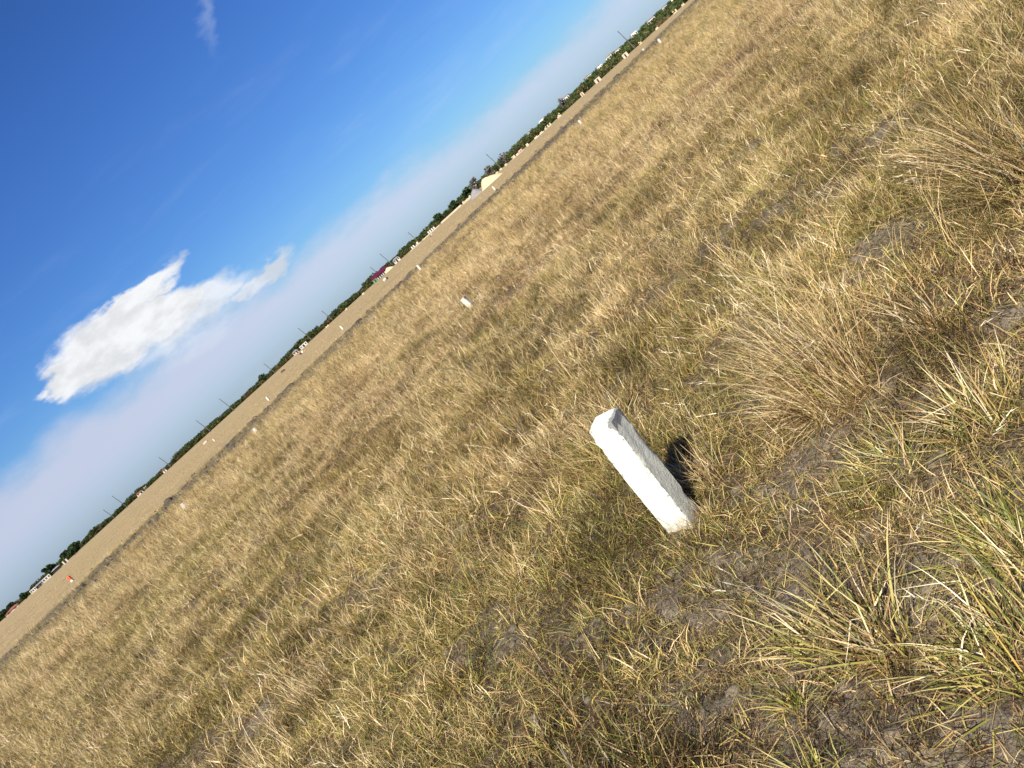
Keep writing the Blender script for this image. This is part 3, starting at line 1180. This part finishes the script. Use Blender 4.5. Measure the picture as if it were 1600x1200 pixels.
# piles right of the sand heap, in order
piles = [(8.75, .8, .6, 0), (9.1, 1.1, .6, 0), (9.55, .9, .6, 0), (10.25, 1.2, .9, 0), (10.55, .9, .6, 0), (10.85, 2.2, 1.2, 1),
         (11.45, .8, .9, 0), (12.25, 1.6, .6, 0), (12.65, 1.6, .6, 0), (13.05, 1.0, .9, 0), (13.35, 1.5, 1.1, 0), (14.2, 1.2, 1.1, 0)]
ordn = ['first', 'second', 'third', 'fourth', 'fifth', 'sixth', 'seventh', 'eighth', 'ninth', 'tenth', 'eleventh', 'twelfth']
for k, (a, w, h, pk) in enumerate(piles):
    x, y = polar(a, 285 if a < 10.4 else 275)
    block_pile(x, y, w, h, M_PINK if pk else M_BLOCK,
               '%s %s block pile to the right of the big sand heap' % (ordn[k], 'pinkish' if pk else 'cream'),
               'block piles along the far edge of the field', R(-a), k)
piles2 = [(20.9, 1.0, .9), (22.2, .9, .8), (23.6, 1.4, .9), (24.2, 1.0, .9), (25.2, 1.2, .9)]
for k, (a, w, h) in enumerate(piles2):
    x, y = polar(a, 265)
    block_pile(x, y, w, h, M_BLOCK, '%s cream block pile to the right of the rightmost power pole' % ordn[k],
               'block piles along the far edge of the field', R(-a), 40 + k)
for a, w, h, r, lab in [(-3.35, .9, .6, 300, 'small cream block pile at the bush edge left of the small sand heap'),
                        (-4.9, .9, .6, 310, 'lone cream block pile at the bush edge above the slim tan field pillar'),
                        (-6.6, 1.2, .6, 310, 'cream block pile at the foot of the bushes just right of a power pole'),
                        (1.55, .9, .9, 300, 'cream block pile right beside the power pole near the maroon building')]:
    x, y = polar(a, r)
    block_pile(x, y, w, h, M_BLOCK, lab, 'block piles along the far edge of the field', 0, int(abs(a * 10)))

# small block rooms
for a, r, L, H, wall, lab in [(19.75, 258, 1.7, 1.3, M_CREAM, 'small cream block room beside the rightmost power pole'),
                              (17.5, 262, 1.9, 1.3, M_PINK, 'small pinkish block room in front of green bushes'),
                              (16.2, 270, 1.0, 1.2, M_CREAM, 'tiny cream block hut left of the pinkish room')]:
    x, y = polar(a, r)
    house(x, y, L, 1.6, H, wall, None, lab, R(-a), 'block_room', 'block room', nwin=1, door=True)


# low walls and posts
def low_wall(a0, a1, r, h, label, posts=(), ph=1.2):
    x0, y0 = polar(a0, r); x1, y1 = polar(a1, r)
    L = math.hypot(x1 - x0, y1 - y0)
    root = empty('low_wall', ((x0 + x1) / 2, (y0 + y1) / 2, gz((x0 + x1) / 2, (y0 + y1) / 2)), math.atan2(y1 - y0, x1 - x0))
    tag(root, label, 'wall')
    MB().box(-L / 2, L / 2, -.1, .1, -.1, h).build('wall_course', M_CREAM, root)
    for u in posts:
        MB().box(u * L / 2 - .25, u * L / 2 + .25, -.16, .16, h + .003, ph).build('column', M_WALLW, root)
    return root


low_wall(3.75, 5.55, 290, .55, 'long low cream wall running left from the gravel heap', (), 1.0)
low_wall(5.7, 6.45, 262, .6, 'pale double wall just left of the gravel heap', (-.8, .8), .85)
low_wall(2.05, 3.55, 300, .32, 'low cream wall with white columns above the tan field', (-.15, .05, .28, .5), 1.15)
low_wall(.95, 1.85, 310, .22, 'short footing wall with three pale columns right of the maroon building', (-.5, -.15, .6), 1.1)

# bigger buildings
x, y = polar(-1.55, 352)
mb_ = empty('maroon_building', (x, y, gz(x, y)), R(1.5))
tag(mb_, 'long low building with maroon roof and pale openings at the bush edge', 'building')
MB().box(-4.6, 4.6, -2.5, 2.5, -.5, 1.35).build('wall', M_DARK, mb_)
MB().poly([(-5.2, -3.1, 1.36), (5.2, -3.1, 1.36), (5.2, 3.1, 1.36), (-5.2, 3.1, 1.36), (-3.9, 0, 2.7), (2.2, 0, 2.7)],
          [(0, 1, 5, 4), (1, 2, 5), (2, 3, 4, 5), (3, 0, 4), (3, 2, 1, 0)]).build('roof', M_MAROON, mb_)
for i, u in enumerate((-2.2, -1.2, -.2, .7, 1.6, 2.6, 3.6)):
    MB().box(u - .17, u + .17, -2.56, -2.45, .1, 1.2).build('window', M_WALLW, mb_)
x, y = polar(-2.15, 342)
g_ = empty('green_shed', (x, y, gz(x, y)))
tag(g_, 'small green shed at the left end of the maroon building', 'shed')
MB().box(-1, 1, -.8, .8, -.2, 1.25).build('wall', M_GREENP, g_)
MB().box(-1.15, 1.15, -.95, .95, 1.253, 1.36).build('roof', M_ROOFG, g_)
MB().box(-.3, .3, -.84, -.75, 0, 1.0).build('door', M_DARK, g_)

x, y = polar(-.15, 372)
house(x, y, 3.2, 3, 1.6, M_WALLW, M_ROOFG, 'white house with grey roof between two power poles', 0, nwin=3)
x, y = polar(-8.6, 375)
house(x, y, 3.8, 3, 1.4, M_WALLW, None, 'low white walled house among bushes beside a power pole', R(6), nwin=3)
x, y = polar(-9.3, 372)
house(x, y, 2.6, 2.5, 1.2, M_PINK, M_ROOFG, 'brown hut with grey roof left of the low white house', R(6), nwin=2, name='hut', catg='hut')
x, y = polar(-22.35, 470)
house(x, y, 3.6, 3, 1.2, M_WALLW, M_RED, 'small white house with red roof at the left far edge', R(20), nwin=2)
x, y = polar(-21.9, 480)
house(x, y, 1.6, 2, 1.6, M_WALLW, None, 'small plain white house right of the red roofed one', R(20), nwin=1)
x, y = polar(-20.4, 470)
house(x, y, 2, 2, 1.4, M_WALLW, M_RED, 'tiny white house with red roof beside the faint power pole', R(20), nwin=1)
# far left compound
for a, L, lab in [(-29.25, 3.6, 'white house with striped front left of the twin white posts'),
                  (-30.15, 2.6, 'cream house farthest left beneath the white mast')]:
    x, y = polar(a, 400)
    house(x, y, L, 3, 1.55, M_WALLW, None, lab, R(28), nwin=3, door=False)
x, y = polar(-29.7, 404)
house(x, y, 4.6, 4, 1.1, M_GRAVEL, M_ROOFG, 'low grey shed between the two white left houses', R(28), name='shed', catg='shed', nwin=1)
x, y = polar(-28.55, 404)
house(x, y, 4.0, 4, 1.2, M_DARK, M_ROOFG, 'dark low shed between the striped house and twin posts', R(28), name='shed', catg='shed', nwin=1)
x, y = polar(-27.95, 396)
p_ = empty('gate_posts', (x, y, gz(x, y)), R(28))
tag(p_, 'twin white gate posts under the big dark tree', 'gate')
for u in (-.75, .75):
    MB().box(u - .3, u + .3, -.2, .2, -.1, 1.5).build('post', M_WALLW, p_)
MB().box(-.45, .45, -.05, .05, .1, 1.1).build('gate_leaf', M_DARK, p_)
x, y = polar(-31.6, 420)
house(x, y, 6, 4, .9, M_PINK, M_RED, 'low red roofed building at the extreme left edge', R(28), nwin=2, rh=.7, door=False)

# white houses on the right hillside
for k, (a, r, L, H, lab) in enumerate([
    (24.1, 470, 4, 3.0, 'white hillside house nearest the right end of the tree line'),
    (23.3, 520, 3, 2.6, 'white hillside house second from the right end'),
    (22.2, 500, 5, 2.8, 'wide white hillside house above the right block piles'),
    (20.9, 540, 4, 3.2, 'white hillside house just right of the rightmost power pole'),
    (19.6, 520, 3.5, 2.8, 'white hillside house just left of the rightmost power pole'),
    (19.0, 560, 6, 3.0, 'longest white hillside house left of the rightmost power pole'),
    (18.1, 530, 3.5, 2.9, 'white hillside house above the pinkish block room'),
    (17.1, 560, 4.5, 3.0, 'white hillside house left above the pinkish block room'),
    (15.3, 560, 5, 3.0, 'white hillside house above the tiny cream hut'),
    (13.2, 560, 4.5, 2.9, 'white hillside house above the middle block piles'),
    (12.1, 540, 4, 2.8, 'white hillside house above the fifth to seventh block piles')]):
    x, y = polar(a, r)
    house(x, y, L, 5, H, M_WALLW, M_ROOFG if k % 3 else None, lab, R(-a + (k % 4) * 8 - 12), group='white houses on the hillside', nwin=3)

# debris in the field
def debris(x, y, label, white=True, k=0):
    root = empty('debris_pile', (x, y, gz(x, y)), k)
    tag(root, label, 'debris pile')
    V, F = lump(.33, 2, .5, .9, k + 3)
    o = mesh_obj('bag', V + np.array([0, 0, .2]), F, M_WALLW if white else M_PINK, root)
    V, F = lump(.30, 2, .6, .8, k + 8)
    mesh_obj('dark_bundle', V + np.array([.55, -.05, .18]), F, M_CLOTH, root)
    V, F = lump(.2, 2, .5, .6, k + 12)
    mesh_obj('loose_block', V + np.array([-.45, -.2, .08]), F, M_PINK, root)


debris(-4.0, 140, 'white bag and dark bundle in the field below the maroon building', True, 1)
x, y = polar(2.75, 185)
debris(x, y, 'pinkish bag with a dark bundle below the white columns', False, 2)
x, y = polar(-8.95, 190)
debris(x, y, 'white bags lying in the field below the low white house', True, 3)
x, y = polar(-10.75, 170)
rock('dark_bush_stump', x, y, .32, 'dark brown stump on the tan field left of the low white house', 'stump', M_CLOD, 1.0, None, 2, .6, 1.6)
rock('red_clay_lump', -47.3, 150.8, .5, 'pinkish red clay lump on the tan field beside the faint slim pillar', 'clay lump', M_PINK, .6, None, 2, .5, 1.2)
x, y = polar(14.7, 74)
rock('red_cloth', x, y, .12, 'small red rag caught on grass at the dark strip on the right', 'rag', M_ORANGE, .8, None, 2, .5, 1.2)


# ------------------------------------------------------------------ power poles
poles = [(20.47, 330, 1.24, .2), (9.19, 345, 1.12, .15), (1.79, 350, .78, .02), (-.55, 345, .98, .1), (-1.66, 365, .74, .02), (-6.03, 355, .76, .12),
         (-7.93, 350, .95, .07), (-11.18, 365, .74, 0), (-14.75, 355, .98, .09), (-16.73, 352, .92, .03), (-19.93, 365, .78, .09), (-23.41, 380, .94, .12), (-24.35, 390, .66, .06)]
plabs = ['rightmost tall dark power pole in front of the green hillside', 'dark power pole standing just right of the sand heap', 'faint power pole left of the white columns',
         'dark power pole right of the white grey roofed house', 'short power pole right behind the maroon building', 'power pole right of the lone cream block pile', 'tall dark power pole right of the low white house',
         'thin power pole left of the brown hut', 'right one of the two tall poles close together', 'left one of the two tall poles close together', 'faint power pole right of the tiny red roofed house',
         'dark power pole left of the small red roofed house', 'leftmost faint power pole of the row']
for (a, r, h, ln), lab in zip(poles, plabs):
    r = min(r, edge_r(a) - 6)
    x, y = polar(a, r)
    hh = math.tan(R(h)) * r + 1.5
    root = empty('power_pole', (x, y, gz(x, y)), R(-a))
    tag(root, lab, 'power pole', 'power poles along the far edge')
    lean = -.125
    m = MB()
    m.tube((0, 0, -.3), (lean * hh * .5, 0, hh * .5), .16, .14, 8)
    m.tube((lean * hh * .5, 0, hh * .5), (lean * hh, 0, hh), .14, .11, 8)
    m.build('pole', M_POLE, root)
    MB().box(lean * hh - .05, lean * hh + .05, -.7, .7, hh - .35, hh - .24).build('crossarm', M_POLE, root)
x, y = polar(-32.0, 500)
root = empty('radio_mast', (x, y, gz(x, y)), R(32))
tag(root, 'slender pale mast rising above the trees at far left', 'mast')
m = MB()
m.tube((0, 0, -.2), (-1.6, 0, 20), .16, .13, 6).tube((-1.6, 0, 20), (-2.2, 0, 26), .12, .06, 6)
m.build('mast_tube', M_MAST, root)
MB().box(-2.0, -1.3, -.35, .35, 19.0, 19.9).build('antenna_box', M_ROOFG, root)


# ------------------------------------------------------------------ far wood and trees
def leaf_cloud(n, rx, ry, rz, zc, size, lobes=7):
    cs = rng.normal(0, .45, (lobes, 3)) * np.array([rx, ry, rz])
    rs = rng.uniform(.45, .75, lobes)
    k = rng.integers(0, lobes, n)
    d = rng.normal(0, 1, (n, 3)); d /= np.linalg.norm(d, axis=1)[:, None]
    rr = rng.uniform(.55, 1.0, n) ** .6
    P = cs[k] + d * (rr * rs[k])[:, None] * np.array([rx, ry, rz])
    P[:, 2] += zc
    P[:, 2] = np.maximum(P[:, 2], .05)
    u = rng.normal(0, 1, (n, 3)); u /= np.linalg.norm(u, axis=1)[:, None]
    v = np.cross(u, rng.normal(0, 1, (n, 3))); v /= np.linalg.norm(v, axis=1)[:, None]
    s = (size * rng.uniform(.6, 1.4, n))[:, None]
    V = np.stack([P - u * s, P + v * s * .8, P + u * s, P - v * s * .8], 1).reshape(-1, 3)
    Q = np.arange(4 * n).reshape(n, 4)
    A = np.zeros((n, 4, 3))
    A[:, :, 0] = rng.uniform(0, 1, n)[:, None]
    return V, Q, np.zeros((0, 3), int), A.reshape(-1, 3)


C_BUSH = proto_collection('far bushes', 'far_bush', [lambda: leaf_cloud(150, 2.2, 2.2, 1.35, 1.2, .38)] * 8, M_BUSH)


def wood():
    a = rng.uniform(-52, 52, 9000)
    ed = np.interp(a, [-40, -10, 10, 25, 45], [560, 420, 330, 290, 270])
    depth = np.where(a > 3, 330, 130)
    r = ed + 4 + depth * rng.uniform(0, 1, len(a)) ** 1.4
    t = (r - ed) / depth
    x, y = r * np.sin(np.radians(a)), r * np.cos(np.radians(a))
    z = height(x, y) - .1
    n = len(a)
    s = (.62 + .75 * fbm(a * 1.0, r * .0 + 3, .8, 3, 401)) * rng.uniform(.7, 1.15, n) * np.interp(a, [-40, -5, 15, 40], [.86, .90, .80, .86])
    brown = np.where((r - ed < 10) & (rng.uniform(0, 1, n) < .28), rng.uniform(.2, .7, n), rng.uniform(0, .12, n))
    br = rng.uniform(.65, 1.3, n) * np.interp(a, [-40, 0, 20], [.8, .95, 1.2])
    scatter('far_wood', np.stack([x, y, z], 1), rng.uniform(0, 6.3, n), s, np.stack([np.zeros(n), br, brown], 1), C_BUSH,
            'dark green belt of bushes and low trees along the horizon')


wood()


def tree(azd, r, h, wid, label, mat=M_LEAF, n=420, leaf=.42, bare=False):
    x, y = polar(azd, r)
    root = empty('broad_tree', (x, y, gz(x, y)))
    tag(root, label, 'tree', 'trees standing out of the far wood')
    m = MB()
    th = h * .45
    m.tube((0, 0, -.2), (.1, 0, th), .045 * h, .03 * h, 8)
    for k in range(5):
        a = k * 1.256 + random.random()
        m.tube((.08, 0, th * (.7 + .06 * k)), (wid * .3 * math.cos(a), wid * .3 * math.sin(a), h * random.uniform(.62, .85)), .018 * h, .007 * h, 6)
    m.build('trunk', M_BARK, root)
    V, Q, T, A = leaf_cloud(n, wid / 2, wid / 2, h * .34, h * .60, leaf, 9)
    me = fast_mesh('crown', V, Q, None, mat, {'blade': ('FLOAT_VECTOR', A.astype(np.float32))})
    o = bpy.data.objects.new('crown', me)
    COL.objects.link(o)
    o.parent = root


for a, r, h, w, lab, mt, n_ in [
    (-27.3, 392, 4.4, 6.6, 'big dark rounded tree above the twin white gate posts', M_LEAF, 1700),
    (-28.9, 408, 4.6, 4.0, 'dark round tree behind the striped white house', M_LEAF, 800),
    (-32.1, 420, 4.0, 4.2, 'dark bushy tree at the extreme left edge', M_LEAF, 520),
    (-31.6, 425, 3.6, 3.6, 'small dark tree second from the left edge', M_LEAF, 380),
    (-30.6, 430, 3.2, 3.4, 'small dark tree third from the left edge', M_LEAF, 380),
    (-12.0, 410, 4.0, 3.0, 'tree poking up left of the thin power pole', M_LEAF, 320),
    (6.6, 305, 3.9, 4.4, 'rounded dark tree rising behind the gravel heap', M_LEAF, 420),
    (7.1, 300, 4.3, 3.6, 'grey nearly leafless tree behind the gravel heap', M_LEAF_GREY, 200),
    (8.4, 306, 4.5, 3.4, 'grey thin tree behind the sand heap', M_LEAF_GREY, 160),
    (9.75, 312, 4.4, 3.0, 'grey leafless tree right of the power pole by the sand heap', M_LEAF_GREY, 150),
    (14.9, 330, 5.0, 2.6, 'pale grey leafless tree standing out at the middle right', M_LEAF_GREY, 150),
    (3.9, 350, 3.7, 4.2, 'dark tree rising behind the long low cream wall', M_LEAF, 380),
    (5.2, 352, 3.8, 3.6, 'dark tree left of the gravel heap behind the wall', M_LEAF, 380),
]:
    tree(a, r, h, w, lab, mt, n_)


# ------------------------------------------------------------------ tussocks in the foreground
def tussock(x, y, label, n, L, w, spread, tilt, curl, wind, mat, fan=.5, stalks=0, sL=(.5, .7), name='grass_tussock'):
    parts = [blades(n, L, w, spread, tilt, curl, wind, seg=4, fan=fan),
             blades(int(n * .7), (L[0] * .3, L[1] * .5), w, spread * 1.25, (1.05, .4), (.6, .7), (wind[0] * .5, wind[1] * .5), seg=3, fan=.8),
             blades(int(n * .8), (.03, L[1] * .38), (w[0] * .7, w[1] * .8), spread * 1.5, (1.3, .3), (.2, .6), (0, 0), seg=3, r0=.26, flat=.02)]
    V, Q, T, A = join(parts)
    me = fast_mesh(name, V, Q, T, mat, {'blade': ('FLOAT_VECTOR', A.astype(np.float32))})
    o = bpy.data.objects.new(name, me)
    COL.objects.link(o)
    o.location = (x, y, gz(x, y) - .005)
    tag(o, label, 'grass tussock', 'grass tussocks in the foreground')
    for k in range(stalks):
        v, q, t, a = seed_heads(1, spread * .6, sL, (wind[0] * rng.uniform(.9, 1.7), wind[1] * rng.uniform(.3, 1.6)))
        me2 = fast_mesh('seed_stalk', v, q, t, M_STALK, {'blade': ('FLOAT_VECTOR', a.astype(np.float32))})
        s = bpy.data.objects.new('seed_stalk', me2)
        COL.objects.link(s)
        s.parent = o


TL = [
    (.115, 2.985, 'thin rusty tuft in front of the foot of the white pillar', 90, (.05, .12), (.0018, .0034), .05, (.5, .3), (.6, .5), (-.1, .05), M_TUSS_GREY, .5, 0, (.3, .4)),
    (.93, 3.03, 'big straw tussock with long pale stems leaning left, right of the white pillar', 760, (.22, .66), (.0022, .0046), .17, (.28, .22), (.40, .3), (-.30, .22), M_TUSS_STRAW, .3, 16, (.6, .85)),
    (.80, 3.15, 'flattened straw tussock behind the big stemmy one', 200, (.15, .34), (.002, .004), .12, (.5, .25), (.6, .3), (-.4, .1), M_TUSS_STRAW, .3, 3, (.4, .6)),
    (.27, 1.82, 'broad bladed tussock with orange leaves fanning over bare soil at lower right', 190, (.11, .36), (.0040, .0085), .06, (.78, .34), (.5, .35), (.10, .10), M_TUSS, .85, 1, (.4, .5)),
    (.20, 1.95, 'green and yellow tussock leaning left behind the orange leaved fan', 190, (.10, .30), (.0028, .0058), .12, (.50, .32), (.55, .3), (-.40, .25), M_TUSS_GREEN, .4, 3, (.4, .6)),
    (.98, 2.25, 'yellow green tussock with orange blades at the right edge', 280, (.09, .30), (.003, .0062), .13, (.65, .36), (.6, .4), (-.05, .2), M_TUSS, .6, 3, (.45, .6)),
    (.72, 2.40, 'low green tussock on bare soil between the two straw clumps', 260, (.08, .22), (.0026, .005), .12, (.7, .3), (.6, .4), (-.2, .1), M_TUSS_GREEN, .6, 1, (.3, .4)),
    (.62, 1.74, 'bright green tussock cut by the right frame edge', 260, (.09, .28), (.003, .0062), .12, (.6, .36), (.6, .4), (-.25, .2), M_TUSS_GREEN, .5, 1, (.35, .5)),
    (.40, 1.50, 'olive green tussock nearest the lower right corner', 280, (.08, .25), (.003, .006), .13, (.65, .36), (.5, .4), (-.3, .1), M_TUSS_GREEN, .5, 1, (.3, .45)),
    (.205, 3.045, 'brown fine bladed tuft hugging the right foot of the white pillar', 260, (.06, .16), (.0018, .0034), .06, (.6, .3), (.6, .4), (-.25, .05), M_TUSS, .5, 0, (.3, .4)),
    (.235, 3.36, 'low straw tuft in the shadow right behind the white pillar', 200, (.10, .26), (.002, .004), .09, (.45, .3), (.6, .4), (-.15, .1), M_TUSS_STRAW, .4, 0, (.3, .4)),
    (.345, 3.27, 'straw clump standing just behind and right of the white pillar', 240, (.12, .28), (.002, .004), .08, (.35, .22), (.5, .3), (-.30, .15), M_TUSS_STRAW, .4, 2, (.3, .42)),
    (.06, 4.35, 'tall straw and green clump behind the white pillar to its left', 260, (.16, .40), (.002, .0045), .14, (.35, .25), (.5, .3), (-.35, .15), M_TUSS, .4, 5, (.4, .6)),
    (-.20, 4.75, 'grey stemmed tussock left behind the white pillar', 220, (.16, .42), (.002, .004), .14, (.35, .25), (.5, .3), (-.4, .15), M_TUSS_GREY, .4, 5, (.4, .6)),
    (-1.33, 6.45, 'dark green tussock in the grass left of the white pillar', 260, (.14, .32), (.0025, .005), .18, (.5, .3), (.5, .3), (-.3, .1), M_TUSS_GREEN, .4, 2, (.35, .5)),
    (2.20, 3.35, 'tall grey and gold tussock at the upper right edge', 380, (.25, .60), (.0025, .005), .18, (.30, .2), (.45, .3), (-.5, .25), M_TUSS_GREY, .3, 8, (.5, .75)),
    (2.45, 3.9, 'tall grey stalk clump in the upper right corner', 300, (.25, .60), (.0025, .005), .18, (.30, .2), (.45, .3), (-.5, .25), M_TUSS_GREY, .3, 8, (.5, .75)),
    (1.27, 2.80, 'slender grey stalked tussock between bare patches at right', 110, (.14, .36), (.0025, .0045), .05, (.35, .2), (.5, .3), (-.5, .2), M_TUSS_GREY, .3, 5, (.45, .65)),
    (-.02, 1.84, 'small upright green tuft on dark soil near the bottom', 60, (.07, .2), (.0028, .005), .03, (.4, .25), (.6, .4), (-.2, .1), M_TUSS_GREEN, .5, 0, (.3, .4)),
    (-.10, 1.62, 'small yellow green tuft at the bottom edge', 60, (.06, .17), (.0028, .005), .03, (.5, .3), (.6, .4), (-.2, .1), M_TUSS_GREEN, .5, 0, (.3, .4)),
    (-.42, 3.05, 'low dark green tuft left of the white pillar foot', 110, (.06, .16), (.0022, .004), .06, (.5, .3), (.5, .4), (-.2, .1), M_TUSS_GREEN, .5, 0, (.3, .4)),
    (1.45, 4.1, 'olive tussock behind the bare patch at right', 230, (.14, .36), (.0024, .0045), .12, (.4, .25), (.5, .3), (-.45, .2), M_TUSS, .4, 5, (.4, .62)),
    (-2.0, 4.5, 'pale straw tussock near the lower left bare patch', 220, (.12, .30), (.0022, .0042), .12, (.4, .25), (.5, .3), (-.35, .15), M_TUSS_STRAW, .4, 4, (.35, .55)),
]
for a in TL:
    tussock(*a)
